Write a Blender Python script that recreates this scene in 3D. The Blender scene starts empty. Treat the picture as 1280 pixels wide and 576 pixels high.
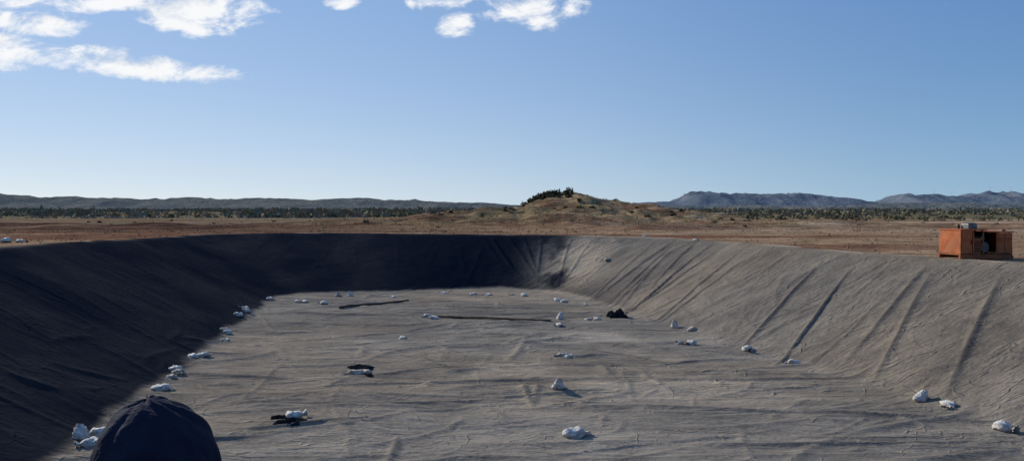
import bpy, math, random, time
import numpy as np
from mathutils import Vector, Matrix
T0=time.time()
random.seed(7); rng=np.random.default_rng(11)
S=bpy.context.scene
S.view_settings.view_transform='Standard'; S.view_settings.look='None'; S.view_settings.exposure=0
SUN_AZ=43; SUN_EL=26
# ---------------------------------------------------------------- noise helpers
def _h(ix,iy,seed):
    n=(ix.astype(np.int64)*374761393+iy.astype(np.int64)*668265263+seed*982451653)&0xffffffff
    n=((n^(n>>13))*1274126177)&0xffffffff
    n=(n^(n>>16))&0xffff
    return n/65535.0
def vn(x,y,seed=0):
    x0=np.floor(x);y0=np.floor(y);fx=x-x0;fy=y-y0
    fx=fx*fx*fx*(fx*(fx*6-15)+10);fy=fy*fy*fy*(fy*(fy*6-15)+10)
    a=_h(x0,y0,seed);b=_h(x0+1,y0,seed);c=_h(x0,y0+1,seed);d=_h(x0+1,y0+1,seed)
    return ((a*(1-fx)+b*fx)*(1-fy)+(c*(1-fx)+d*fx)*fy)*2-1
def fbm(x,y,o=4,seed=0):
    r=0;a=.5;f=1
    for i in range(o):
        r=r+a*vn(x*f+i*17.3,y*f-i*9.1,seed+i);a*=.5;f*=2.03
    return r
def ss(a,b,x):
    t=np.clip((x-a)/(b-a),0,1);return t*t*(3-2*t)
def sig(x): return 1/(1+np.exp(-np.clip(x,-30,30)))
# ---------------------------------------------------------------- pit outline
def roundpoly(P,r):
    out=[];n=len(P)
    for i in range(n):
        a=Vector(P[i-1]);b=Vector(P[i]);c=Vector(P[(i+1)%n])
        ra=min(r,(a-b).length*.45);rc=min(r,(c-b).length*.45)
        p=b+(a-b).normalized()*ra;q=b+(c-b).normalized()*rc
        for k in range(5):
            t=k/4;out.append(tuple(p*(1-t)**2+b*2*t*(1-t)+q*t*t))
    return out
RIM=roundpoly([(-16,.6),(24.6,.6),(17.3,26.4),(13.9,37.9),(12.3,46.3),(9.6,55.5),(4,60),(-10,61.6),(-23.2,61),(-22.3,47),(-20.5,34),(-17.5,18)],3)
TOE=roundpoly([(-8.3,8.6),(14.8,8.6),(12.4,18.2),(3.4,52.6),(-1.7,54.9),(-15.0,50.2),(-9.8,17.7)],1.8)
def pdist(x,y,P):
    d=np.full(x.shape,1e9);ins=np.zeros(x.shape,bool);n=len(P)
    for i in range(n):
        ax,ay=P[i];bx,by=P[(i+1)%n];dx=bx-ax;dy=by-ay;L=dx*dx+dy*dy
        if L<1e-9: continue
        t=np.clip(((x-ax)*dx+(y-ay)*dy)/L,0,1)
        d=np.minimum(d,(x-ax-t*dx)**2+(y-ay-t*dy)**2)
        if ay!=by:
            c=((ay>y)!=(by>y))&(x<(bx-ax)*(y-ay)/(by-ay)+ax);ins^=c
    d=np.sqrt(d)
    return np.where(ins,-d,d)
FLOOR=-3.6
def gbase(x,y):
    g=.38*sig((-x-12)/3)*np.exp(-((y-30)/17)**2)+.13*np.exp(-((y-62)/9)**2)*sig(-(x+2)/3)
    g=g+.06*fbm(x*.12,y*.12,3,5)
    near=np.exp(-((x/60)**2+((y-30)/60)**2))
    g=g+(1-near)*(.5*fbm(x*.012,y*.012,3,8)-.15)*ss(80,200,np.hypot(x,y))
    n1=fbm(x*.06,y*.05,5,21);n2=fbm(x*.25,y*.2,4,33)
    m=3.75*np.exp(-((x-8.2)/7.5)**2-((y-142)/15)**2)+2.6*np.exp(-((x+4)/11)**2-((y-132)/17)**2)\
      +2.9*np.exp(-((x-23)/15)**2-((y-140)/17)**2)+1.3*np.exp(-((x-6)/28)**2-((y-112)/14)**2)
    m=m*(1+.35*n1)+np.clip(m,0,1)*.85*n2
    g=g+m+6*ss(380,1300,y)
    w=np.exp(-((y-88-6*vn(x*.03,x*0,3))/2.0)**2)*(.35+.3*vn(x*.2,y*.2,4))*ss(-10,-30,x)
    w2=np.exp(-((y-82-x*.25)/2.2)**2)*(.4+.35*vn(x*.25,y*.2,6))*ss(10,16,x)
    w3=np.exp(-((y-120+x*.1)/3)**2)*(.5+.5*vn(x*.11,y*.1,7))*ss(30,45,x)
    w4=np.exp(-((y-108-x*.1)/2.5)**2)*(.4+.3*vn(x*.15,y*.1,17))*ss(-12,-25,x)
    return g+np.clip(w,0,9)+np.clip(w2,0,9)+np.clip(w3,0,9)+np.clip(w4,0,9)
def smax(a,b,k): return (a+b+np.sqrt((a-b)**2+k*k))/2
def smin(a,b,k): return (a+b-np.sqrt((a-b)**2+k*k))/2
def pit(x,y):
    dr=np.full(x.shape,-50.);dt=np.full(x.shape,60.);m=(np.abs(x)<40)&(y<75)&(y>-12)
    dr[m]=-pdist(x[m],y[m],RIM);dt[m]=pdist(x[m],y[m],TOE)
    g=gbase(x,y)
    t=np.clip(dr,0,None)/(np.clip(dr,0,None)+np.clip(dt,0,None)+1e-6)
    line=g+(FLOOR-g)*np.where(dr<0,dr/7.5,np.where(dt<0,1-dt/7.5,t))
    fl=FLOOR+.08*fbm(x*.16,y*.16,3,40)+.12*np.exp(-((y-23.2-.5*np.sin(x*.25)-x*.05)/.7)**2)+.06*fbm(x*.45,y*.9,3,41)
    z=smax(line,fl,.16);z=smin(z,g,.10)
    return z,dr,dt,t,g
def zat(x,y):
    return float(pit(np.array([float(x)]),np.array([float(y)]))[0][0])
def gz(x,y): return float(gbase(np.array([float(x)]),np.array([float(y)]))[0])
# ---------------------------------------------------------------- mesh / material helpers
def mesh_np(name,V,F,mat=None,smooth=True,col=None):
    me=bpy.data.meshes.new(name)
    V=np.asarray(V,dtype=np.float32);F=np.asarray(F,dtype=np.int32);k=F.shape[1]
    me.vertices.add(len(V));me.vertices.foreach_set('co',V.ravel())
    me.loops.add(F.size);me.loops.foreach_set('vertex_index',F.ravel())
    me.polygons.add(len(F));me.polygons.foreach_set('loop_start',np.arange(len(F),dtype=np.int32)*k)
    me.polygons.foreach_set('loop_total',np.full(len(F),k,dtype=np.int32))
    me.update(calc_edges=True)
    me.polygons.foreach_set('use_smooth',np.full(len(F),smooth))
    if col is not None:
        a=me.color_attributes.new('Col','FLOAT_COLOR','POINT')
        c=np.ones((len(V),4),dtype=np.float32);c[:,:3]=col;a.data.foreach_set('color',c.ravel())
    o=bpy.data.objects.new(name,me);S.collection.objects.link(o)
    if mat: me.materials.append(mat)
    return o
def gridfaces(nx,ny,keep=None):
    i=np.arange(nx*ny).reshape(ny,nx)
    F=np.stack([i[:-1,:-1],i[:-1,1:],i[1:,1:],i[1:,:-1]],-1).reshape(-1,4)
    if keep is not None: F=F[keep[F].all(1)]
    return F
class NT:
    def __init__(s,nt): s.nt=nt;s.n=nt.nodes;s.l=nt.links
    def new(s,t):
        return s.n.new(t)
    def set(s,sock,v):
        if isinstance(v,bpy.types.NodeSocket): s.l.new(v,sock)
        elif v is not None: sock.default_value=v
    def math(s,op,a,b=None,clamp=False,c=None):
        n=s.n.new('ShaderNodeMath');n.operation=op;n.use_clamp=clamp
        s.set(n.inputs[0],a)
        if b is not None: s.set(n.inputs[1],b)
        if c is not None: s.set(n.inputs[2],c)
        return n.outputs[0]
    def mix(s,f,a,b,mode='MIX'):
        n=s.n.new('ShaderNodeMix');n.data_type='RGBA';n.blend_type=mode
        s.set(n.inputs[0],f);s.set(n.inputs[6],a if isinstance(a,bpy.types.NodeSocket) else (*a,1))
        s.set(n.inputs[7],b if isinstance(b,bpy.types.NodeSocket) else (*b,1));return n.outputs[2]
    def grey(s,v):
        n=s.n.new('ShaderNodeCombineColor');[s.l.new(v,n.inputs[i]) for i in range(3)];return n.outputs[0]
    def noise(s,vec,scale,detail=4,rough=.55,dist=0):
        n=s.n.new('ShaderNodeTexNoise');n.inputs['Scale'].default_value=scale;n.inputs['Detail'].default_value=detail
        n.inputs['Roughness'].default_value=rough;n.inputs['Distortion'].default_value=dist
        if vec is not None: s.l.new(vec,n.inputs['Vector'])
        return n.outputs['Fac']
    def ramp(s,v,a,b,c0=0.,c1=1.):
        n=s.n.new('ShaderNodeMapRange');s.set(n.inputs[0],v);n.interpolation_type='SMOOTHSTEP'
        for i,q in enumerate((a,b,c0,c1)): n.inputs[i+1].default_value=q
        return n.outputs[0]
    def mapping(s,vec,scale=(1,1,1),rot=(0,0,0)):
        n=s.n.new('ShaderNodeMapping');n.inputs['Scale'].default_value=scale;n.inputs['Rotation'].default_value=rot
        s.l.new(vec,n.inputs[0]);return n.outputs[0]
def newmat(name,rough=.9,spec=.2):
    m=bpy.data.materials.new(name);m.use_nodes=True;t=NT(m.node_tree)
    b=m.node_tree.nodes['Principled BSDF'];b.inputs['Roughness'].default_value=rough
    b.inputs['Specular IOR Level'].default_value=spec
    return m,t,b
def bump(t,b,h,strength,dist,prev=None):
    n=t.n.new('ShaderNodeBump');n.inputs['Strength'].default_value=strength;n.inputs['Distance'].default_value=dist
    t.l.new(h,n.inputs['Height'])
    if prev is not None: t.l.new(prev,n.inputs['Normal'])
    t.l.new(n.outputs[0],b.inputs['Normal']);return n.outputs[0]
def simple(name,col,rough=.8,var=.25,scale=6,metal=0,bs=.0,spec=.3,dirt=None):
    m,t,b=newmat(name,rough,spec);tc=t.new('ShaderNodeTexCoord').outputs['Object']
    n=t.noise(tc,scale,4,.6);f=t.ramp(n,.3,.7,1-var,1+var)
    c=t.mix(1.,col,t.grey(f),'MULTIPLY')
    if dirt is not None:
        n2=t.noise(tc,scale*.5,4,.65);c=t.mix(t.ramp(n2,.48,.68,0,.8),c,dirt)
    t.l.new(c,b.inputs['Base Color']);b.inputs['Metallic'].default_value=metal
    if bs: bump(t,b,t.noise(tc,scale*4,3,.6),bs,.02)
    return m
U=random.uniform
# ---------------------------------------------------------------- ground
def axis(c0,c1,step,far,k):
    a=list(np.arange(c0,c1+1e-6,step));s=step;v=a[-1]
    while v<far: s=max(step,(v-c1)*k+step);v+=s;a.append(v)
    return a
xp=axis(-0.0,48,.5,14000,.035);xs=np.array(sorted(set([-v for v in xp if v>0]))+xp)
ys=np.array(list(np.arange(-400,-20,20))+axis(-20,84,.5,16000,.013))
X,Y=np.meshgrid(xs,ys);Z,dr,dt,t_,g_=pit(X,Y)
Z=Z-.35*ss(.15,.8,dr)-.02
Z=Z+np.where(dr<-1,1,0)*.05*fbm(X*1.1,Y*1.1,3,60)
red=np.array([.160,.084,.052]);tan=np.array([.265,.172,.105]);straw=np.array([.25,.182,.098]);olive=np.array([.125,.108,.064]);dark=np.array([.080,.043,.031]);pale=np.array([.42,.33,.235])
def mixc(c,d,f): return c*(1-f[...,None])+d*f[...,None]
C=np.broadcast_to(red,X.shape+(3,)).copy()
C=mixc(C,tan,ss(-.25,.35,fbm(X*.05,Y*.12,4,70)+.4*ss(-5,25,X)-.1))
leftd=ss(6,-12,X)*ss(66,72,Y+1.5*vn(X*.1,Y*0,77))*ss(330,200,Y)
C=mixc(C,dark,leftd*(.75+.25*vn(X*.02,Y*.25,71)))
C=mixc(C,tan,ss(.1,.5,vn(X*.015,Y*.3,72))*leftd*.35)
C=mixc(C,pale*.8,ss(.25,.4,vn(X*.008,Y*.12+3,79))*ss(-5,-20,X)*ss(120,150,Y)*ss(330,250,Y)*.6)
# vehicle tracks round the right-hand rim
for (yc,k1,ph) in [(66,.32,0),(68,.32,0),(76,.12,1),(78,.12,1),(95,-.2,2),(97.3,-.2,2)]:
    yy=yc+k1*(X-15)+1.6*np.sin(X*.08+ph)
    C=mixc(C,pale*.9,np.exp(-((Y-yy)/.45)**2)*ss(4,14,X)*(.55+.3*vn(X*.4,Y*.4,88)))
md=np.exp(-((X-8)/34)**2-((Y-128)/30)**2)
C=mixc(C,straw,np.clip(md*1.7,0,1)*ss(-.3,.15,fbm(X*.15,Y*.1,4,73))*.85)
C=mixc(C,red*.8,np.clip(md*1.7,0,1)*ss(.1,.3,fbm(X*.2,Y*.12,4,83))*.7)
C=mixc(C,pale,np.clip(ss(.04,.24,fbm(X*.03,Y*.05,3,75))*ss(12,30,X)*ss(60,90,Y)*ss(400,200,Y),0,1)*.75)
C=mixc(C,olive,ss(.05,.3,fbm(X*.05,Y*.06,4,87))*ss(90,130,Y)*.5)
C=mixc(C,straw*.9,ss(160,300,Y)*.6)
C=mixc(C,olive,ss(220,420,Y)*ss(-.3,.2,fbm(X*.006,Y*.01,3,76)+.15)*.9)
mg,t,b=newmat('soil',.95,.0);tc=t.new('ShaderNodeTexCoord').outputs['Object']
vc=t.new('ShaderNodeVertexColor');vc.layer_name='Col'
n1=t.noise(tc,.35,6,.65);n2=t.noise(tc,3.2,5,.7);n3=t.noise(t.mapping(tc,(.25,1.6,1)),.8,5,.6)
f=t.math('MULTIPLY',t.ramp(n1,.3,.7,.68,1.32),t.ramp(n2,.3,.7,.7,1.3));f=t.math('MULTIPLY',f,t.ramp(n3,.35,.65,.72,1.28))
c=t.mix(1.,vc.outputs[0],t.grey(f),'MULTIPLY')
t.l.new(c,b.inputs['Base Color'])
p=bump(t,b,n1,.6,.5);bump(t,b,n2,.7,.10,p)
mesh_np('ground',np.stack([X,Y,Z],-1).reshape(-1,3),gridfaces(len(xs),len(ys)),mg,True,C.reshape(-1,3))
# ---------------------------------------------------------------- liner
lx=np.arange(-26,28,.072)
ly=[-.6];
while ly[-1]<64: ly.append(ly[-1]+(.16 if ly[-1]<14 else .046+.0015*(ly[-1]-14)))
ly=np.array(ly);X,Y=np.meshgrid(lx,ly)
Z,dr,dt,tt,g=pit(X,Y)
keep=(dr>-.75-.25*vn(X*.5,Y*.5,90))
D=np.zeros_like(Z);SEAM_SHADE=np.zeros_like(Z)
def fold(pts,h,w,seam=0,sw=.06):  # seam: ridge shade painted along folds as a dark line; also weld seams
    P=np.array(pts);L=np.concatenate([[0],np.cumsum(np.hypot(*np.diff(P,axis=0).T))]);T=L[-1]
    x0,y0=P.min(0)-w*4;x1,y1=P.max(0)+w*4
    i0,i1=np.searchsorted(lx,[x0,x1]);j0,j1=np.searchsorted(ly,[y0,y1])
    if i1<=i0 or j1<=j0: return
    x=X[j0:j1,i0:i1];y=Y[j0:j1,i0:i1];best=np.full(x.shape,1e9);par=np.zeros(x.shape)
    for i in range(len(P)-1):
        ax,ay=P[i];dx,dy=P[i+1]-P[i];LL=dx*dx+dy*dy+1e-9
        q=np.clip(((x-ax)*dx+(y-ay)*dy)/LL,0,1);d=np.hypot(x-ax-q*dx,y-ay-q*dy)
        m=d<best;best=np.where(m,d,best);par=np.where(m,(L[i]+q*(L[i+1]-L[i]))/T,par)
    tap=np.clip(np.sin(np.pi*np.clip(par,0.001,.999)),0,1)**.5
    if h: D[j0:j1,i0:i1]=np.maximum(D[j0:j1,i0:i1],h*np.exp(-(best/w)**1.5)*tap)
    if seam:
        s_=SEAM_SHADE[j0:j1,i0:i1];np.maximum(s_,seam*np.exp(-(best/sw)**2)*tap,out=s_)
def curve(x,y,ang,L,bend,n=6,j=.05):
    pts=[(x,y)];a=ang
    for i in range(n):
        x+=math.cos(a)*L/n;y+=math.sin(a)*L/n;a+=bend/n+random.gauss(0,j);pts.append((x,y))
    return pts
rr=[(24.6,1),(17.3,26.4),(13.9,37.9),(12.3,46.3),(9.6,55.5)]
def along(P,s):
    for i in range(len(P)-1):
        a=Vector(P[i]);b_=Vector(P[i+1]);L=(b_-a).length
        if s<=L: d=(b_-a)/L;return a+d*s,d
        s-=L
    return b_,d
s=3.
while s<56:                       # right slope: tension folds down the slope, clustered
    p,d=along(rr,s);nrm=Vector((d.y*-1,d.x))
    ang=math.atan2(nrm.y,nrm.x)+random.gauss(.45,.12)
    big=random.random()<.36
    st=U(-.1,1.6) if big else U(0,4.5);p=p+Vector((math.cos(ang),math.sin(ang)))*st
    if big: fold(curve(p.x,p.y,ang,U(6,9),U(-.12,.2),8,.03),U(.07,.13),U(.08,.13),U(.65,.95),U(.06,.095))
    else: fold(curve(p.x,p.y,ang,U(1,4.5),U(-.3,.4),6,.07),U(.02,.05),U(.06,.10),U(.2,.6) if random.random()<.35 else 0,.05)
    s+=random.choice([.25,.35,.5,.8,1.3,2.2])*U(.7,1.3)
for i in range(14):
    s=U(10,50);p,d=along(rr,s);nrm=Vector((d.y*-1,d.x));p=p+nrm*U(3,6.5)
    fold(curve(p.x,p.y,math.atan2(d.y,d.x)+U(-.3,.5),U(1.5,5),U(-.4,.4)),U(.02,.05),.09,.2,.05)
ll=[(-16,2),(-17.5,18),(-20.5,34),(-22.3,47),(-23.2,60)]
s=3.
while s<58:                       # left slope
    p,d=along(ll,s);nrm=Vector((d.y,-d.x));ang=math.atan2(nrm.y,nrm.x)+U(-.4,.05)
    st=U(0,2.5);p=p+Vector((math.cos(ang),math.sin(ang)))*st
    fold(curve(p.x,p.y,ang,U(3,8.5),U(-.15,.15)),U(.02,.05),U(.08,.13));s+=U(.6,2.0)
x=-22.
while x<0:                        # far slope: few soft vertical folds
    fold(curve(x,61-U(0,1.5),-math.pi/2+U(-.15,.15),U(3,7),U(-.1,.1)),U(.012,.03),U(.12,.18));x+=U(1.2,3.5)
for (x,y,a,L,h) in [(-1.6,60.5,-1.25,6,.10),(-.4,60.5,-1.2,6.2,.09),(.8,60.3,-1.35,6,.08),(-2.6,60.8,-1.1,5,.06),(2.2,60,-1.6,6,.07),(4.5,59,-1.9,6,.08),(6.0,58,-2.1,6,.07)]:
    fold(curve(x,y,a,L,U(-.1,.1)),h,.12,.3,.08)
for i in range(12):
    a=U(.2,.9);fold(curve(U(4,9),U(53,58),math.pi+a,U(3,7),U(-.2,.3)),U(.03,.06),U(.1,.14))
for i in range(420):              # floor wrinkles, fine
    y=15.5+U(0,1)**1.35*37;x=U(-14,13)
    r_=random.random();ang=random.gauss(0,.22) if r_<.62 else (random.gauss(1.57,.2) if r_<.75 else U(0,math.pi))
    L=U(.6,3.2) if random.random()<.75 else U(3.2,9)
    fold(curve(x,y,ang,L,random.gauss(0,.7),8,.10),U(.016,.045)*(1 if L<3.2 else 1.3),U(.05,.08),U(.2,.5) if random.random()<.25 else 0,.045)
for i in range(150):              # floor wrinkles, broad slack folds
    y=15.5+U(0,1)**1.2*36;x=U(-14,11)
    ang=random.gauss(0,.25) if random.random()<.75 else random.gauss(1.5,.35)
    fold(curve(x,y,ang,U(1.5,6),random.gauss(0,.6),8,.09),U(.05,.09),U(.12,.20))
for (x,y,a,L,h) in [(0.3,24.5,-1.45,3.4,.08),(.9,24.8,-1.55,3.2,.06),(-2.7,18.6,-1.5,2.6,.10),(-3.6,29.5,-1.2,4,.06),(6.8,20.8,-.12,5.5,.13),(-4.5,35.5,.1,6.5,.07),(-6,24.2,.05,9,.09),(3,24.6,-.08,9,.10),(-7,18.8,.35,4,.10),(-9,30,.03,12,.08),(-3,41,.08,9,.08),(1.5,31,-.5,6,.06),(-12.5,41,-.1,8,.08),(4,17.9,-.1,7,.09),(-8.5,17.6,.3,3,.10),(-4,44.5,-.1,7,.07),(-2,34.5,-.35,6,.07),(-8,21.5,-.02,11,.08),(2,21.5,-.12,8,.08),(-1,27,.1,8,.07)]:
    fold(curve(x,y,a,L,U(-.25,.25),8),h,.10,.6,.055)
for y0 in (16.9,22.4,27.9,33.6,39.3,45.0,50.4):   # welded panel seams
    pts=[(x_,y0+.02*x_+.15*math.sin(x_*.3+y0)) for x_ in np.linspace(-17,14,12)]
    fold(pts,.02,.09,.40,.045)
D=D+.008*fbm(X*1.6,Y*2.2,3,91)
slope=(1-np.abs(2*tt-1))
Z=Z+D*ss(-.4,.4,dr)+.02
Z=Z+(.07*fbm(X*.35,Y*.35,3,95))*np.clip(slope*2,0,1)
edge_n=.35*fbm(X*.9,Y*.9,3,113)
onfloor=ss(.35,-.15,dt+edge_n)
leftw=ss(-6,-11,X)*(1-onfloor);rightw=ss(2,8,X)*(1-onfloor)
dust_shade=onfloor*(.58+.22*fbm(X*.11,Y*.16,4,101)+.12*fbm(X*.5,Y*.8,4,109))+rightw*(.42+.14*fbm(X*.3,Y*.3,4,102)+.06*ss(.5,1,tt))+leftw*(.02+.05*fbm(X*.4,Y*.4,3,106))  # floor dust; left slope's shade is put into its near-black colour
pt=fbm(X*.22,Y*.3,5,103)
dust_shade=dust_shade+.4*ss(.05,.4,pt)*onfloor*np.exp(-((X-3)/6)**2-((Y-30)/9)**2)
cor=np.exp(-((X-4.4)/2.4)**2-((Y-55.6)/3.2)**2)*ss(-.4,.1,fbm(X*.6,Y*.5,4,104))
dust_shade=np.clip(dust_shade+cor*1.0,0,1.25)
dust_shade=np.clip(dust_shade+ss(.2,-.5,dr)*.40*ss(-.3,.3,fbm(X*.5,Y*.5,3,107)),0,1.25)
dust_shade=dust_shade*(1-.78*SEAM_SHADE)
tanness=np.clip(.35+.4*ss(-.1,.4,fbm(X*.1,Y*.12,3,111))+cor*.9+ss(.3,-.5,dr),0,1)
ml,t,b=newmat('geotextile',.9,.0);tc=t.new('ShaderNodeTexCoord').outputs['Object']
vc=t.new('ShaderNodeVertexColor');vc.layer_name='Col'
sp=t.n.new('ShaderNodeSeparateColor');t.l.new(vc.outputs[0],sp.inputs[0])
nA=t.noise(tc,.9,5,.65);nB=t.noise(tc,9,4,.7);nC=t.noise(t.mapping(tc,(.3,1.2,1)),1.1,5,.65,.4)
# small creases: contour lines of a stretched, warped noise (raised, crease shade tinted faintly into the colour)
cr1=t.noise(t.mapping(tc,(.30,1.1,.6),(0,0,.12)),.8,2,.5,.7);cr2=t.noise(t.mapping(tc,(.9,.7,.9),(0,0,.7)),.75,2,.5,.5)
l1=t.ramp(t.math('ABSOLUTE',t.math('SUBTRACT',cr1,.5)),0.,.022,1,0);l2=t.ramp(t.math('ABSOLUTE',t.math('SUBTRACT',cr2,.53)),0.,.014,1,0)
brk=t.ramp(nA,.45,.62,0,1);ln=t.math('MULTIPLY',t.math('MAXIMUM',l1,t.math('MULTIPLY',l2,.6)),brk)
va=t.math('ADD',t.ramp(nA,.3,.7,-.14,.14),t.ramp(nB,.3,.7,-.18,.18));va=t.math('ADD',va,t.ramp(nC,.3,.75,-.18,.20))
va=t.math('SUBTRACT',va,t.math('MULTIPLY',ln,.16))
du=t.math('MULTIPLY',sp.outputs[0],t.math('ADD',va,1.),True)
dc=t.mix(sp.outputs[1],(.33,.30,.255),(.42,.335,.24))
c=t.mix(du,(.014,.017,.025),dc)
t.l.new(c,b.inputs['Base Color'])
hgt=t.math('ADD',t.math('MULTIPLY',ln,.5),t.noise(t.mapping(tc,(.6,1.4,1),(0,0,.1)),2.6,6,.68,.8))
bump(t,b,hgt,.75,.13)
mesh_np('pit_liner',np.stack([X,Y,Z],-1).reshape(-1,3),gridfaces(len(lx),len(ly),keep.ravel()),ml,True,np.stack([dust_shade,tanness,dust_shade*0],-1).reshape(-1,3))
# ---------------------------------------------------------------- distant hills
def hills(name,y0,w,prof,x0,x1,mat,seed,rough=.3,rg=.26):
    ks=[p[0] for p in prof];vs=[p[1] for p in prof]
    xs=np.linspace(x0,x1,900);ys=np.linspace(y0-2.2*w,y0+2.2*w,50);X,Y=np.meshgrid(xs,ys)
    H=np.interp(X,ks,vs)
    n=fbm(X/(w*.9),Y/(w*.6),6,seed);rd=1-np.abs(fbm(X/(w*.34),Y/(w*.35),3,seed+9))*2
    Z=H*np.exp(-((Y-y0)/w)**2)*(1+rough*n+rg*(rd-.4))-6
    return mesh_np(name,np.stack([X,Y,Z],-1).reshape(-1,3),gridfaces(900,50),mat)
def hillmat(name,c1,c2,sc):  # blue distance haze is mixed into these base colours
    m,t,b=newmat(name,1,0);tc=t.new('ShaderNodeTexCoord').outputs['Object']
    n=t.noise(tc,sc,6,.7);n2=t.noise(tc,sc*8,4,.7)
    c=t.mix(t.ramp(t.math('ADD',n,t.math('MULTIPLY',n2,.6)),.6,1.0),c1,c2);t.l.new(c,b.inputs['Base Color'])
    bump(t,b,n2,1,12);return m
mh1=hillmat('hazy_scrub_hills',(.095,.115,.12),(.185,.18,.16),.008)
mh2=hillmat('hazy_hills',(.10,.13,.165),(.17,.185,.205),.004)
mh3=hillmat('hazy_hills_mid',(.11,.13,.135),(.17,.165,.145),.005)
def PX(lst,y0,add=6): return [((p-640)*y0/980,v*y0/980+add) for p,v in lst]
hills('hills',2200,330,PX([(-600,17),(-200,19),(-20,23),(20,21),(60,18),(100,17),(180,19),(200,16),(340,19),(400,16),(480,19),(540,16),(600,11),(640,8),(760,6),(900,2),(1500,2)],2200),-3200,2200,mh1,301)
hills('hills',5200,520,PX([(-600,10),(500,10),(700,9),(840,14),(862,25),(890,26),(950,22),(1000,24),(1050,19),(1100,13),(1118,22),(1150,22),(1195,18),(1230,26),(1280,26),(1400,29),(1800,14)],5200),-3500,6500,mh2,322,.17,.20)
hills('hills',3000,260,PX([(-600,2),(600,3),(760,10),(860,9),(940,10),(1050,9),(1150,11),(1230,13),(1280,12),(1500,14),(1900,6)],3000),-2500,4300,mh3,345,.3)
# ---------------------------------------------------------------- scrub vegetation
def bushes(name,L,mat,tri,c0,c1,lo=.6,hi=1.3):
    L=np.array(L);n=len(L);gzz=gbase(L[:,0],L[:,1])-.15
    u=rng.normal(size=(n,tri,3));u/=np.linalg.norm(u,axis=2,keepdims=True);u*=rng.uniform(.35,1,(n,tri,1))**.5
    c=np.empty((n,tri,3));c[...,0]=L[:,0,None]+u[...,0]*L[:,2,None];c[...,1]=L[:,1,None]+u[...,1]*L[:,2,None]
    c[...,2]=gzz[:,None]+(u[...,2]*.5+.5)*L[:,3,None]
    sz=(L[:,2]*.42)[:,None,None,None]
    q=rng.normal(size=(n,tri,3,3))*sz*.75
    V=(c[:,:,None,:]+q);V[...,2]=np.maximum(V[...,2],gzz[:,None,None]-.2)
    sh=rng.uniform(lo,hi,(n,tri,1,1))*rng.uniform(.8,1.2,(n,1,1,1));base=np.where(rng.random((n,1,1,1))<.45,1,0)
    col=(np.array(c0)*(1-base)+np.array(c1)*base)*sh
    col=np.broadcast_to(col,(n,tri,3,3));m=n*tri*3
    return mesh_np(name,V.reshape(-1,3),np.arange(m).reshape(-1,3),mat,False,col.reshape(-1,3))
mb,t,b=newmat('foliage',.9,.05);vc=t.new('ShaderNodeVertexColor');vc.layer_name='Col';t.l.new(vc.outputs[0],b.inputs['Base Color'])
N=13000
yy_=rng.uniform(290,1500,N);aa=rng.uniform(-.85,.85,N);xx=aa*yy_;px=640+980*aa
dens=.42+.6*vn(xx*.006,yy_*.006,55)+.3*((px>300)&(px<620))-.4*((yy_<450)&~((px>330)&(px<620)))-.2*((yy_<560)&(px<300))
k=rng.random(N)<dens;hh=rng.uniform(.7,2.3,N)*(1+.0005*yy_)
Lb=np.stack([xx,yy_,hh*rng.uniform(.8,1.8,N),hh],1)[k]
bushes('scrubland_bushes',Lb,mb,16,(.155,.150,.098),(.225,.18,.125),.8,1.2)
L=[]
for i in range(420):
    y=U(190,320);px=U(745,885);x=(px-640)/980*y;h=U(1.0,2.3)*(1-.2*(px-745)/140);L.append((x,y,h*U(.6,1.),h*1.25))
for i in range(160):
    y=U(180,300);px=U(885,1330);x=(px-640)/980*y;h=U(.5,1.5);L.append((x,y,h*U(.6,1.1),h))
bushes('tree_belt',L,mb,22,(.11,.11,.062),(.18,.14,.09))
L=[]
for i in range(48):
    x=random.gauss(7.0,1.6);y=random.gauss(142,2.5);h=U(.4,1.1);L.append((x,y,h*.7,h))
for i in range(100):
    x=U(-14,36);y=U(108,150);h=U(.15,.5);L.append((x,y,h*.9,h))
for i in range(70):
    y=U(85,190);x=U(-.7,.75)*y;h=U(.12,.4);L.append((x,y,h*1.1,h))
bushes('mound_bushes',L,mb,60,(.06,.064,.034),(.13,.095,.055),.5,1.4)
# dry grass tufts
n=3000;sel=rng.random(n)<.85
gx_=np.where(sel,rng.normal(10,18,n),0);gy_=np.where(sel,rng.uniform(95,150,n),rng.uniform(70,120,n));gx_=np.where(sel,gx_,rng.uniform(-.7,.7,n)*gy_)
gzv=gbase(gx_,gy_);h=rng.uniform(.06,.24,n)
bx=np.repeat(gx_,4)+rng.uniform(-.2,.2,4*n);by=np.repeat(gy_,4)+rng.uniform(-.2,.2,4*n);bz=np.repeat(gzv,4);hb=np.repeat(h,4)
a=rng.uniform(0,6.28,4*n);w=.05
V=np.stack([np.stack([bx-np.cos(a)*w,by-np.sin(a)*w,bz-.05],1),np.stack([bx+np.cos(a)*w,by+np.sin(a)*w,bz-.05],1),np.stack([bx+rng.uniform(-.2,.2,4*n),by+rng.uniform(-.2,.2,4*n),bz+hb],1)],1)
ck=(rng.uniform(.6,1.25,(4*n,1))*np.array([[.27,.19,.10]]))
mesh_np('dry_grass',V.reshape(-1,3),np.arange(12*n).reshape(-1,3),mb,False,np.repeat(ck,3,0))
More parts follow.
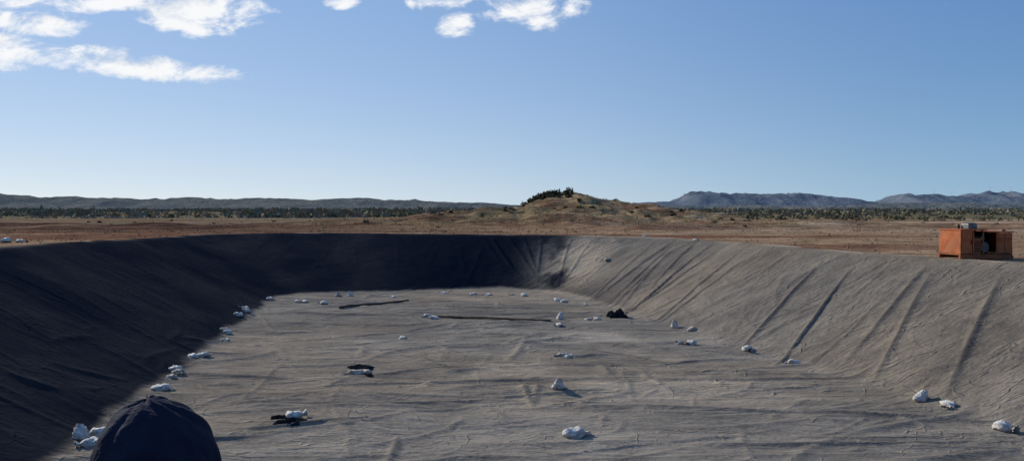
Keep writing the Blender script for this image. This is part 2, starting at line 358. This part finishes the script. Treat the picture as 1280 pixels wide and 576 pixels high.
# stones / clods near the rims
ico=np.array([(0,0,1),(.9,0,.2),(.28,.85,.2),(-.72,.53,.2),(-.72,-.53,.2),(.28,-.85,.2),(0,0,-.6)])
icf=np.array([(0,1,2),(0,2,3),(0,3,4),(0,4,5),(0,5,1),(6,2,1),(6,3,2),(6,4,3),(6,5,4),(6,1,5)])
P_=np.stack([rng.uniform(-45,48,4200),rng.uniform(18,90,4200)],1);P_=P_[-pdist(P_[:,0],P_[:,1],RIM)<-1.1];n=len(P_)
R=rng.uniform(.02,.065,n)*np.where(rng.random(n)<.08,1.8,1);zz=gbase(P_[:,0],P_[:,1])
V=ico[None]*R[:,None,None]*rng.uniform(.7,1.3,(n,7,3))+np.stack([P_[:,0],P_[:,1],zz],1)[:,None]
F=(icf[None]+7*np.arange(n)[:,None,None]).reshape(-1,3)
mesh_np('soil_clods',V.reshape(-1,3),F,mb,False,np.repeat(rng.uniform(.7,1.4,(n,1))*np.array([[.24,.155,.10]]),7,0))
# ---------------------------------------------------------------- sandbags
mbag,t,b=newmat('woven_sack',.75,.2);tc=t.new('ShaderNodeTexCoord').outputs['Object'];oi=t.new('ShaderNodeObjectInfo')
n=t.noise(tc,5,5,.6);c=t.mix(t.ramp(n,.40,.66,0,.8),(.74,.70,.64),(.40,.34,.27))
c=t.mix(t.ramp(oi.outputs['Random'],.60,.95,0,.7),c,(.38,.30,.22));t.l.new(c,b.inputs['Base Color'])
p=bump(t,b,t.noise(t.mapping(tc,(3,9,9)),2.2,4,.6,1),1.0,.07);bump(t,b,t.noise(tc,120,2,.5),.3,.002,p)
def bagmesh(seed,upright=False):
    r=random.Random(seed);V=[];F=[]
    nr,ns=24,24;L=.60;a0=r.uniform(0,9)
    def prof(u):
        if u<.3: return max(.1,math.sin(u/.3*math.pi/2))**.5
        if u<.55: return 1
        if u<.82: return max(.2,math.cos((u-.55)/.27*math.pi/2)**.75)
        return .2+(u-.82)*1.9
    for i in range(nr):
        u=i/(nr-1);R=prof(u) if i else .02
        for j in range(ns):
            th=j/ns*2*math.pi
            wob=1+.16*math.sin(2*th+a0+u*6)+.12*math.sin(5*th+u*9+a0*2)+.08*math.sin(9*th-u*14)
            if u>.72: wob+=.3*math.sin(7*th+a0)
            if upright:
                tap=(1-u)**.7*1.05+.08 if u>.12 else .95+.2*(u/.12-1)
                if u>.84: tap+=(u-.84)*1.3
                x=.25*tap*wob*math.cos(th)+.14*u*u*math.cos(a0);y=.20*tap*wob*math.sin(th)+.14*u*u*math.sin(a0);z=u*.38-.02
            else:
                x=(u-.45)*L;y=.20*R*wob*math.cos(th);z=.11*R*wob*math.sin(th)
                z=max(z,-.05)+.045+.03*math.sin(u*7+a0)*R
                y+=.14*max(0,u-.5)*math.sin(a0);
                if u>.8: z+=.06*math.cos(a0)*(u-.8)*4
            V.append((x,y,z))
    for i in range(nr-1):
        for j in range(ns): F.append((i*ns+j,i*ns+(j+1)%ns,(i+1)*ns+(j+1)%ns,(i+1)*ns+j))
    me=bpy.data.meshes.new('sandbag');me.from_pydata(V,[],F)
    me.polygons.foreach_set('use_smooth',[True]*len(F));me.materials.append(mbag);me.update();return me
flat=[bagmesh(i) for i in range(8)];up=[bagmesh(20+i,True) for i in range(4)]
def bag(x,y,s=1,u=False,rot=None):
    o=bpy.data.objects.new('sandbag',random.choice(up if u else flat));S.collection.objects.link(o)
    s*=.86
    o.location=(x,y,zat(x,y)+.02);o.rotation_euler=(U(-.08,.08),U(-.08,.08),U(0,6.28) if rot is None else rot)
    o.scale=(s*U(.85,1.15),s*U(.9,1.2),s*U(.95,1.3));return o
BG=[(3.1,46.8),(2.75,47.3),(.76,49.9),(-1.5,50.4),(-4.3,39.6),(-3.9,39.1),(-4.6,32.9),(2.4,39.2,1,1),(2.2,36.6),(3.8,38.8),(4.25,39),
(1.86,28.9),(2.1,28.7,.7),(7.5,36.1,1,1),(8.05,34.9),(6.8,31.8),(7.25,31.6),(9.0,29.85),(9.8,27.2),(11.4,21.8,1.0,1),(11.75,21.0),(12.0,19.0,1.1),
(-14.1,41.2),(-13.8,40.6),(-13.6,38.8),(-11.8,32.1),(-12.7,34.4),(-12.4,34.0),(-11.3,28.6),(-11.55,28.2),(-11.1,25.8),(-10.85,25.4),(-10.75,24.6),(-10.2,22.7,1.2),(-9.75,18.35,1.1),(-9.5,17.5,1.1),(-9.9,17.9,.9,1),
(-12.7,46.4),(-12.3,46.5),(-14.6,47.2),(-11.0,49.6,.8,1),(-10.3,49.9,.8,1),(-4.5,51.4),(-2.5,50.6),(-11,45.5),(.0,50.4,.8),(6.6,54.0),(11.6,49.5,.8),(9.6,56.6,.8),(-24.2,37.5,1.2),(-23.8,37.9,1),(-7.5,49.5,.8),(4.2,45.2,.8)]
for q in BG: bag(*q[:2],q[2] if len(q)>2 else 1,len(q)>3)
bag(1.37,23.15,1.05,True);bag(1.5,18.55,1.25,False,.1)
o=bag(-5.55,19.95,1.1,False,.5);o.location.z+=.06
o=bag(-5.15,25.7,1.1,False,2.8);bag(-4.85,25.9,.9)
mdk=simple('dark_scrap',(.018,.018,.02),.85,.4,5,bs=.5,spec=0)
def scrap(x,y,w,l,h,rot,seed,name='geotextile_scrap'):
    n=26;u,v=np.meshgrid(np.linspace(-1,1,n),np.linspace(-1,1,n))
    e=np.clip(1-np.abs(u)**2.6,0,1)*np.clip(1-np.abs(v)**2.6,0,1)
    nz=.6*vn(u*3+seed,v*2.5+seed,9)+.5*vn(u*7+seed,v*5,19)
    V=np.stack([u*w*(1+.15*np.sin(v*4+seed)),v*l*(1+.2*np.sin(u*3+seed)),h*np.sqrt(e)*(.6+.5*nz)+.01-.05*(1-np.minimum(1,e*6))],-1)
    o=mesh_np(name,V.reshape(-1,3),gridfaces(n,n),mdk);o.location=(x,y,zat(x,y)+.02);o.rotation_euler=(0,0,rot);return o
scrap(-5.5,19.45,.42,.24,.18,.35,1);scrap(-5.2,26.9,.45,.28,.12,-.3,3);scrap(-4.75,25.5,.3,.2,.1,-.3,4);scrap(5.35,40.0,.45,.4,.48,.2,6,'black_liner_bundle')
scrap(-5.9,20.1,.3,.12,.08,.1,12)
mw=simple('weathered_timber',(.17,.105,.065),.85,.4,3,bs=.5,spec=.05);mw2=simple('dark_timber',(.09,.065,.05),.85,.4,3,bs=.5,spec=.05)
def pole(a,b_,r,mat):
    V=[];F=[];n=24;ns=8;A=Vector((*a,0));B=Vector((*b_,0));d=(B-A).normalized();s_=Vector((-d.y,d.x,0))
    for i in range(n):
        p=A.lerp(B,i/(n-1));p.z=max(zat(p.x+k*.15*s_.x,p.y+k*.15*s_.y) for k in(-1,0,1))+.03+r;p+=s_*.05*math.sin(i*.35)
        for j in range(ns):
            th=j/ns*6.283;rr_=r*(1-.25*i/n)*(1+.08*math.sin(i*1.7+j))
            V.append(p+s_*math.cos(th)*rr_+Vector((0,0,1))*math.sin(th)*rr_)
    for i in range(n-1):
        for j in range(ns): F.append((i*ns+j,i*ns+(j+1)%ns,(i+1)*ns+(j+1)%ns,(i+1)*ns+j))
    me=bpy.data.meshes.new('wooden_pole');me.from_pydata(V,[],F+[tuple(range(ns))[::-1],tuple((n-1)*ns+j for j in range(ns))]);me.materials.append(mat)
    o=bpy.data.objects.new('wooden_pole',me);S.collection.objects.link(o)
pole((-9.6,43.5),(-6.2,47.2),.065,mw2);pole((-3.8,39.5),(1.9,38.1),.06,mw);
# ---------------------------------------------------------------- box helper
def empty(name,loc,rot=0):
    e=bpy.data.objects.new(name,None);S.collection.objects.link(e);e.location=loc;e.rotation_euler=(0,0,rot);return e
def box(name,par,c,d,mat,bev=.015,rot=(0,0,0)):
    x,y,z=[q/2 for q in d]
    V=[(sx*x,sy*y,sz*z) for sx in(-1,1) for sy in(-1,1) for sz in(-1,1)]
    F=[(0,1,3,2),(4,6,7,5),(0,4,5,1),(2,3,7,6),(0,2,6,4),(1,5,7,3)]
    me=bpy.data.meshes.new(name);me.from_pydata(V,[],F);me.materials.append(mat)
    o=bpy.data.objects.new(name,me);S.collection.objects.link(o);o.parent=par;o.location=c;o.rotation_euler=rot
    if bev: m=o.modifiers.new('b','BEVEL');m.width=bev;m.segments=2
    return o
def cyl(name,par,a,b_,r,mat,ns=16,r2=None):
    A=Vector(a);B=Vector(b_);d=(B-A);q=d.to_track_quat('Z','Y');r2=r if r2 is None else r2
    V=[]
    for i,(P,R) in enumerate(((A,r),(B,r2))):
        for j in range(ns): V.append(P+q@Vector((math.cos(j/ns*6.28318)*R,math.sin(j/ns*6.28318)*R,0)))
    F=[(j,(j+1)%ns,ns+(j+1)%ns,ns+j) for j in range(ns)]+[tuple(range(ns))[::-1],tuple(range(ns,2*ns))]
    me=bpy.data.meshes.new(name);me.from_pydata(V,[],F);me.materials.append(mat)
    o=bpy.data.objects.new(name,me);S.collection.objects.link(o);o.parent=par;return o
mo=simple('orange_paint',(.40,.115,.04),.7,.3,2.5,dirt=(.24,.11,.06),spec=.15)
mo2=simple('orange_paint_worn',(.27,.09,.04),.75,.3,3,dirt=(.13,.07,.045),spec=.15)
mk=simple('engine_dark',(.014,.013,.013),.7,.4,6,spec=.1);mgry=simple('grey_metal',(.15,.15,.145),.5,.3,5,metal=.3)
gx,gy=17.85,30.2
G=empty('orange_pump_unit',(gx,gy,gz(gx,gy)+.0),.10);G.scale=(.86,.9,.97)
box('skid_rail_front',G,(0,-.68,.07),(2.5,.12,.14),mo2);box('skid_rail_back',G,(0,.68,.07),(2.5,.12,.14),mo2)
box('deck',G,(0,0,.165),(2.44,1.42,.05),mo2)
box('end_panel',G,(-1.19,0,.66),(.05,1.40,.93),mo);box('end_panel_right',G,(1.19,0,.60),(.05,1.40,.81),mo)
box('front_door_left',G,(-.92,-.70,.66),(.48,.04,.90),mo)
box('back_panel',G,(0,.70,.62),(2.34,.03,.86),mk)
box('front_panel_mid',G,(-.40,-.66,.50),(.34,.04,.62),mo2)
box('front_panel_right',G,(.84,-.70,.62),(.64,.04,.80),mo);box('panel_rib',G,(.84,-.725,.62),(.06,.02,.76),mo2);box('panel_rib_2',G,(.84,-.728,.80),(.60,.015,.05),mo2)
box('door_handle',G,(-.74,-.735,.66),(.03,.03,.16),mk,.004)
for i in range(5): box('louvre_%d'%i,G,(-.40,-.69,.32+i*.09),(.26,.02,.03),mk,.003)
box('roof_left',G,(-.62,0,1.14),(1.25,1.5,.05),mo);box('roof_right',G,(.62,0,1.055),(1.22,1.5,.05),mo)
box('post_mid',G,(-.62,-.70,.62),(.05,.05,.86),mo);box('post_mid_2',G,(.48,-.70,.6),(.05,.05,.84),mo);box('post_mid_3',G,(-.16,-.70,.62),(.05,.05,.86),mo2)
box('engine_block',G,(.1,.15,.48),(.9,.6,.50),mk,.04);cyl('flywheel',G,(.16,-.40,.45),(.16,-.28,.45),.2,mgry,24)
cyl('intake',G,(.12,-.3,.8),(.12,.2,.8),.1,mgry)
box('radiator_cap_box',G,(-.42,-.15,1.27),(.42,.50,.20),mgry,.03);box('filter_lid',G,(-.42,-.15,1.385),(.32,.40,.03),mk,.01)
cyl('exhaust',G,(-.10,-.1,1.08),(-.10,-.1,1.30),.05,mk);cyl('exhaust_2',G,(-.72,.1,1.08),(-.72,.1,1.33),.045,mk);cyl('fuel_cap',G,(.4,.1,1.08),(.4,.1,1.15),.07,mk)
box('tow_bar',G,(1.40,0,.16),(.4,.09,.08),mo2);box('lifting_eye',G,(.95,-.5,1.11),(.16,.04,.08),mo2,.005)
cyl('hose',G,(1.23,-.4,.78),(1.38,-.45,.35),.05,mk);box('battery',G,(1.34,-.3,.22),(.2,.3,.22),mo2,.02)
mcn=simple('hut_block',(.36,.31,.26),.9,.2,1);mrf=simple('hut_roof',(.26,.18,.13),.7,.2,1)
hx,hy=54,206;Hh=empty('small_hut',(hx,hy,gz(hx,hy)-.1),.2)
box('wall_front_l',Hh,(-1.35,-1.2,.9),(1.3,.15,1.8),mcn,.01);box('wall_front_r',Hh,(1.2,-1.2,.9),(1.6,.15,1.8),mcn,.01)
box('wall_left',Hh,(-1.925,.12,.9),(.15,2.48,1.8),mcn,.01);box('wall_right',Hh,(1.925,.12,.9),(.15,2.48,1.8),mcn,.01)
box('wall_back',Hh,(0,1.3,.9),(3.69,.12,1.8),mcn,.01);box('lintel',Hh,(-.15,-1.2,1.65),(1.09,.14,.3),mcn,.01)
box('door',Hh,(-.15,-1.16,.75),(1.0,.05,1.5),mk,.0);box('roof',Hh,(0,0,1.92),(4.5,3.2,.12),mrf,.01,(.08,0,0))
# stake fence
mps=simple('pale_post',(.42,.36,.31),.8,.2,1)
Fn=empty('stake_fence',(0,0,0));V=[];Fq=[]
def addbox(V,F,c,d):
    o=len(V);x,y,z=[q/2 for q in d]
    V+=[(c[0]+sx*x,c[1]+sy*y,c[2]+sz*z) for sx in(-1,1) for sy in(-1,1) for sz in(-1,1)]
    F+=[tuple(o+k for k in f_) for f_ in [(0,1,3,2),(4,6,7,5),(0,4,5,1),(2,3,7,6),(0,2,6,4),(1,5,7,3)]]
fxs=-235+np.arange(95)*2.0;fz=gbase(fxs,262+fxs*.06)
for i in range(95): addbox(V,Fq,(fxs[i]+U(-.2,.2),262+fxs[i]*.06,fz[i]+.4),(.14,.14,1.2))
for i in range(94): addbox(V,Fq,(fxs[i]+1,262+fxs[i]*.06,fz[i]+.7),(1.9,.06,.12))
me=bpy.data.meshes.new('posts_and_rails');me.from_pydata(V,[],Fq);me.materials.append(mps);o=bpy.data.objects.new('posts_and_rails',me);S.collection.objects.link(o);o.parent=Fn
mtr=simple('bark',(.10,.08,.06),.9,.2,2)
def tree(x,y,h,r,leaf=140):
    e=empty('tree',(x,y,gz(x,y)-.05));ww=.02*h+.02
    cyl('trunk',e,(0,0,0),(.05*h,0,h*.55),ww,mtr,8,ww*.6)
    V=[];C=[]
    for k in range(7):
        a=k*.9+U(0,.5);q=Vector((math.cos(a)*r*.7,math.sin(a)*r*.7,h*U(.6,.95)));cyl('limb_%d'%k,e,(.04*h,0,h*U(.35,.54)),q,ww*.45,mtr,5,ww*.15)
        for j in range(leaf//7):
            c=q+Vector((random.gauss(0,r*.28),random.gauss(0,r*.28),random.gauss(0,h*.09)));s_=r*.13
            for _ in range(3): V.append(c+Vector((random.gauss(0,s_),random.gauss(0,s_),random.gauss(0,s_))));
            g_=U(.6,1.4);C+=[(.09*g_,.09*g_,.05*g_)]*3
    o=mesh_np('crown',[tuple(v) for v in V],np.arange(len(V)).reshape(-1,3),mb,False,np.array(C));o.parent=e
for (px,d,h,r) in [(961,190,3.4,.7),(992,200,2.6,.6),(985,230,2.4,.7),(1040,240,2.3,.9),(1135,230,2.2,.8),(1205,260,2.8,1.1),(215,230,1.8,1.1),(828,170,2.2,.8),(1070,200,1.4,.6)]:
    tree((px-640)/980*d,d,h,r)
mwt=simple('turbine_white',(.75,.77,.8),.5,.03,.1)
for i,(px,zz) in enumerate([(1166,108),(1188,106),(1206,100),(1236,128),(1262,130)]):
    d=5200;x=(px-640)/980*d;e=empty('wind_turbine',(x,d,zz*1.0));H=38
    cyl('tower',e,(0,0,-30),(0,0,H),1.4,mwt,8,.9);box('nacelle',e,(0,-1,H+1),(3,8,3),mwt,0)
    a0=U(0,2)
    for k in range(3):
        a=a0+k*2.094;cyl('blade_%d'%k,e,(0,-6,H+1),(math.sin(a)*20,-6,H+1+math.cos(a)*20),.8,mwt,5,.3)
# ---------------------------------------------------------------- person in the foreground (seen from behind)
mcap,t,b=newmat('navy_cap_cloth',.9,.05);tc=t.new('ShaderNodeTexCoord').outputs['Object']
n=t.noise(tc,25,5,.6);t.l.new(t.mix(n,(.010,.012,.024),(.026,.030,.052)),b.inputs['Base Color'])
p=bump(t,b,t.noise(tc,14,4,.6,.6),.8,.022);bump(t,b,t.noise(tc,420,2,.5),.5,.001,p)
mskin=simple('skin',(.30,.16,.10),.6,.1,8);mshirt=simple('shirt',(.03,.04,.07),.9,.15,8,bs=.4);mtrs=simple('trousers',(.05,.05,.055),.9,.15,8,bs=.4);mhair=simple('hair',(.012,.010,.009),.8,.2,20);mboot=simple('boots',(.04,.03,.02),.7,.2,8);meye=simple('eye',(.7,.7,.68),.3,.02,4)
hxp,hyp,ztop=-.602,1.30,1.398
zg=zat(hxp,hyp+.05)+.05;Hh_=ztop-.015-zg;k=Hh_/1.72
P=empty('person',(hxp,hyp,zg),.10)
def skin(name,verts,edges,radii,mat,root=0,lv=2):
    me=bpy.data.meshes.new(name);me.from_pydata([tuple(Vector(v)*k) for v in verts],edges,[]);o=bpy.data.objects.new(name,me);S.collection.objects.link(o)
    o.parent=P;m=o.modifiers.new('s','SKIN');me.materials.append(mat)
    for i,r in enumerate(radii):
        sv=me.skin_vertices[0].data[i];rr_=r if isinstance(r,tuple) else (r,r);sv.radius=(rr_[0]*k,rr_[1]*k);sv.use_root=(i==root)
    m.use_smooth_shade=True;s_=o.modifiers.new('u','SUBSURF');s_.levels=lv;s_.render_levels=lv;return o
tv=[(0,0,.95),(0,.01,1.1),(0,0,1.28),(0,-.01,1.42),(0,0,1.49)]
te=[(0,1),(1,2),(2,3),(3,4)];tr=[(.155,.11),(.14,.10),(.165,.115),(.13,.09),(.06,.06)]
for sx in(-1,1):
    b0=len(tv);tv+=[(sx*.17,-.01,1.41),(sx*.21,-.02,1.32),(sx*.25,.0,1.12),(sx*.26,.06,.93)];te+=[(3,b0),(b0,b0+1),(b0+1,b0+2),(b0+2,b0+3)];tr+=[.065,.058,.047,.038]
skin('torso_and_sleeves',tv,te,tr,mshirt)
lv_=[(0,0,.96)];le=[];lr=[(.15,.11)]
for sx in(-1,1):
    b0=len(lv_);lv_+=[(sx*.095,0,.86),(sx*.11,.03,.5),(sx*.12,.0,.12)];le+=[(0,b0),(b0,b0+1),(b0+1,b0+2)];lr+=[.095,.066,.055]
skin('trousers',lv_,le,lr,mtrs)
for sx in(-1,1):
    skin('boot_%s'%('l' if sx<0 else 'r'),[(sx*.12,-.03,.06),(sx*.125,.08,.045),(sx*.135,.18,.035),(sx*.12,0,.14)],[(0,1),(1,2),(0,3)],[.05,.048,.035,.05],mboot)
    hv=[(sx*.26,.06,.94),(sx*.262,.075,.88),(sx*.262,.085,.83)];he=[(0,1),(1,2)];hr=[.028,(.022,.038),(.02,.04)]
    skin('palm_%s'%('l' if sx<0 else 'r'),hv,he,hr,mskin)
    for fi,(oy,Lf) in enumerate([(.115,.075),(.095,.085),(.072,.08),(.052,.062)]):
        skin('finger_%d'%fi,[(sx*.262,oy,.83),(sx*.262,oy+.003,.83-Lf*.5),(sx*.25,oy+.006,.83-Lf)],[(0,1),(1,2)],[.009,.0085,.007],mskin)
    skin('thumb',[(sx*.262,.10,.89),(sx*.25,.135,.86),(sx*.245,.145,.825)],[(0,1),(1,2)],[.011,.010,.008],mskin)
skin('neck',[(0,0,1.42),(0,.005,1.50),(0,.02,1.56)],[(0,1),(1,2)],[.06,.056,.056],mskin)
def ring_surface(name,rows,ns,mat,par,sub=1):
    V=[p for r in rows for p in r];F=[]
    for i in range(len(rows)-1):
        for j in range(ns): F.append((i*ns+j,i*ns+(j+1)%ns,(i+1)*ns+(j+1)%ns,(i+1)*ns+j))
    F+=[tuple(range(ns))[::-1],tuple((len(rows)-1)*ns+j for j in range(ns))]
    me=bpy.data.meshes.new(name);me.from_pydata(V,[],F);me.polygons.foreach_set('use_smooth',[True]*len(F));me.materials.append(mat)
    o=bpy.data.objects.new(name,me);S.collection.objects.link(o);o.parent=par
    if sub: m=o.modifiers.new('s','SUBSURF');m.levels=sub;m.render_levels=sub
    return o
rows=[]
for (z,w,f,bk) in [(1.485,.03,.075,-.02),(1.50,.05,.10,.05),(1.53,.062,.105,.075),(1.56,.068,.10,.085),(1.60,.073,.097,.095),(1.64,.076,.095,.098),(1.68,.070,.08,.088),(1.705,.05,.055,.06),(1.712,.02,.02,.02)]:
    r=[]
    for j in range(24):
        th=j/24*6.28318;yy=math.sin(th);y=(f if yy>0 else bk)*yy;x=w*math.cos(th)
        if abs(j-6)<=0 and 1.54<z<1.62: y+=.02 if z<1.58 else .008
        r.append((x*k,(y+.02)*k,z*k-.01))
    rows.append(r)
ring_surface('head',rows,24,mskin,P)
for sx in(-1,1):
    skin('ear_%d'%sx,[(sx*.074,.01,1.55),(sx*.084,.0,1.58),(sx*.078,.005,1.605)],[(0,1),(1,2)],[.009,.013,.010],mskin)
    box('eye_%d'%sx,P,(sx*.03*k,.112*k,1.59*k),(.026,.012,.012),meye,.005)
box('mouth',P,(0,.122*k,1.52*k),(.045,.01,.012),simple('lips',(.25,.09,.07),.6,.1,8),.004)
rows=[]
for (z,w,bk) in [(1.52,.06,.075),(1.55,.073,.092),(1.59,.080,.100),(1.62,.080,.10)]:
    rows.append([(w*math.cos(j/16*6.28318)*k,(.0+(.04 if math.sin(j/16*6.28318)>0 else bk)*math.sin(j/16*6.28318)+.012)*k,z*k) for j in range(16)])
ring_surface('hair',rows,16,mhair,P)
ns=96;CW,CL,CH=.104,.122,.152
u,th=np.meshgrid(np.linspace(0,1,30),np.arange(ns)/ns*2*np.pi,indexing='ij')
ph=u*np.pi/2;sr=np.cos(ph)**.92;zz=np.sin(ph)**1.0
q=np.abs(((th*6/(2*np.pi)+.5)%1)-.5)
seam=-.022*np.exp(-(q/.035)**2)+.022*np.sin(q*np.pi)
cr=.055*vn(np.cos(th)*1.7+3,np.sin(th)*1.7+u*3.1,61)+.035*vn(np.cos(th)*4+9,np.sin(th)*4+u*7,62)
s_=1+seam*np.minimum(1,sr*2)+cr*(.35+.9*u)
Vx=CW*sr*s_*np.cos(th)-.014*u**2;Vy=.02+CL*sr*s_*np.sin(th);Vz=1.575*k+CH*zz*(1+.8*cr)
Vz+=(ztop-zg-.004)-Vz.max()
rows=[[(float(Vx[i,j]),float(Vy[i,j]),float(Vz[i,j])) for j in range(ns)] for i in range(30)]
c=ring_surface('cap_crown',rows,ns,mcap,P,0);zc=float(Vz.min())
V=[];F=[];n=20
for i in range(n):
    a=math.pi*(.24+.52*i/(n-1))
    for kx,(ra,dz) in enumerate([(.97,.004),(1.25,.006),(1.5,-.002),(1.66,-.012)]):
        V.append((CW*math.cos(a)*(1+(ra-1)*.2),.02+CL*math.sin(a)*(1+(ra-1)*.9),zc+dz-.03*abs(math.cos(a))*(ra-.97)))
for i in range(n-1):
    for j in range(3): F.append((i*4+j,i*4+j+1,(i+1)*4+j+1,(i+1)*4+j))
me=bpy.data.meshes.new('cap_brim');me.from_pydata(V,[],F);me.materials.append(mcap);o=bpy.data.objects.new('cap_brim',me);S.collection.objects.link(o);o.parent=P
m=o.modifiers.new('t','SOLIDIFY');m.thickness=.004;m=o.modifiers.new('s','SUBSURF');m.render_levels=1
# ---------------------------------------------------------------- sky + clouds
W=bpy.data.worlds.new('World');S.world=W;W.use_nodes=True;t=NT(W.node_tree);t.n.clear()
try: W.cycles.sampling_method='MANUAL';W.cycles.sample_map_resolution=256
except Exception as ex: print(ex)
out=t.new('ShaderNodeOutputWorld');sky=t.new('ShaderNodeTexSky');sky.sky_type='NISHITA';sky.sun_disc=False
sky.sun_elevation=math.radians(SUN_EL);sky.sun_rotation=math.radians(-SUN_AZ);sky.air_density=1.0;sky.dust_density=.25;sky.ozone_density=3.0;sky.altitude=600
tc=t.new('ShaderNodeTexCoord').outputs['Generated'];sx=t.n.new('ShaderNodeSeparateXYZ');t.l.new(tc,sx.inputs[0])
elv=t.math('MAXIMUM',sx.outputs[2],0.);hz=t.math('POWER',2.71828,t.math('MULTIPLY',elv,-6.5))
az=math.radians(SUN_AZ+8)
dot=t.math('ADD',t.math('MULTIPLY',sx.outputs[0],-math.sin(az)),t.math('MULTIPLY',sx.outputs[1],math.cos(az)))
sunw=t.ramp(dot,.0,1.02)
zen=t.mix(sunw,(.080,.205,.50),(.22,.40,.74));hor=t.mix(sunw,(.26,.46,.66),(.66,.76,.86))
grad=t.mix(hz,zen,hor)
nis=t.mix(1.,sky.outputs[0],(.11,.11,.11),'MULTIPLY')
nn=t.n.new('ShaderNodeMix');nn.data_type='RGBA';nn.inputs[0].default_value=.85;t.l.new(nis,nn.inputs[6]);t.l.new(grad,nn.inputs[7])
bg=t.new('ShaderNodeBackground');bg.inputs[1].default_value=1.;t.l.new(nn.outputs[2],bg.inputs[0])
yy=t.math('MAXIMUM',sx.outputs[1],.05);A=t.math('DIVIDE',sx.outputs[0],yy);B=t.math('DIVIDE',sx.outputs[2],yy)
cx=t.n.new('ShaderNodeCombineXYZ');t.l.new(A,cx.inputs[0]);t.l.new(t.math('MULTIPLY',B,1.9),cx.inputs[1]);vec=cx.outputs[0]
EL=[(250,22,80,30,0),(120,4,130,14,0),(62,32,58,18,.1),(60,70,120,20,.10),(215,88,95,15,.10),(572,33,24,15,0),(655,18,52,24,-.1),(725,12,30,12,0),(548,4,38,11,0),(425,3,26,9,0)]
def dens(off):
    best=None
    for (u,v,rx,ry,sl) in EL:
        a=t.math('ADD',A,-(u-640)/980+off[0]);bb=t.math('ADD',B,-(267-v)/980+off[1])
        bb=t.math('ADD',bb,t.math('MULTIPLY',a,sl))
        a=t.math('DIVIDE',a,rx/980);bb=t.math('DIVIDE',bb,ry/980)
        q=t.math('ADD',t.math('MULTIPLY',a,a),t.math('MULTIPLY',bb,bb))
        q=t.math('SUBTRACT',1.,q);best=q if best is None else t.math('MAXIMUM',best,q)
    mp=t.n.new('ShaderNodeMapping');mp.inputs['Location'].default_value=(off[0],off[1]*1.9,0);t.l.new(vec,mp.inputs[0])
    n=t.noise(mp.outputs[0],13,8,.64,.35)
    best=t.math('MAXIMUM',best,-1.5)
    return t.math('ADD',t.math('MULTIPLY',best,.42),t.math('MULTIPLY',t.math('SUBTRACT',n,.5),2.8))
d0=dens((0,0));d1=dens((.012,-.012))
al=t.math('MULTIPLY',t.ramp(d0,-.06,.50),t.math('GREATER_THAN',sx.outputs[1],.06))
shade=t.ramp(t.math('SUBTRACT',d1,d0),-.30,.5)
cc=t.mix(shade,(.94,.95,.97),(.64,.71,.81))
b2=t.new('ShaderNodeBackground');b2.inputs[1].default_value=1.;t.l.new(cc,b2.inputs[0])
ms=t.n.new('ShaderNodeMixShader');t.l.new(al,ms.inputs[0]);t.l.new(bg.outputs[0],ms.inputs[1]);t.l.new(b2.outputs[0],ms.inputs[2]);t.l.new(ms.outputs[0],out.inputs[0])
# sun
sd=bpy.data.lights.new('sun','SUN');sd.energy=4.7;sd.angle=math.radians(.53);sd.color=(1,.94,.83)
so=bpy.data.objects.new('sun',sd);S.collection.objects.link(so)
a=math.radians(SUN_AZ);e=math.radians(SUN_EL);so.rotation_euler=Vector((-math.sin(a)*math.cos(e),math.cos(a)*math.cos(e),math.sin(e))).to_track_quat('Z','Y').to_euler()
# camera
cd=bpy.data.cameras.new('camera');cam=bpy.data.objects.new('camera',cd);S.collection.objects.link(cam)
cam.location=(0,0,1.7);cam.rotation_euler=(math.radians(90-1.23),0,0);cd.sensor_width=36;cd.lens=36*980/1280;cd.clip_end=40000;cd.clip_start=.05;S.camera=cam
print('T end',time.time()-T0)
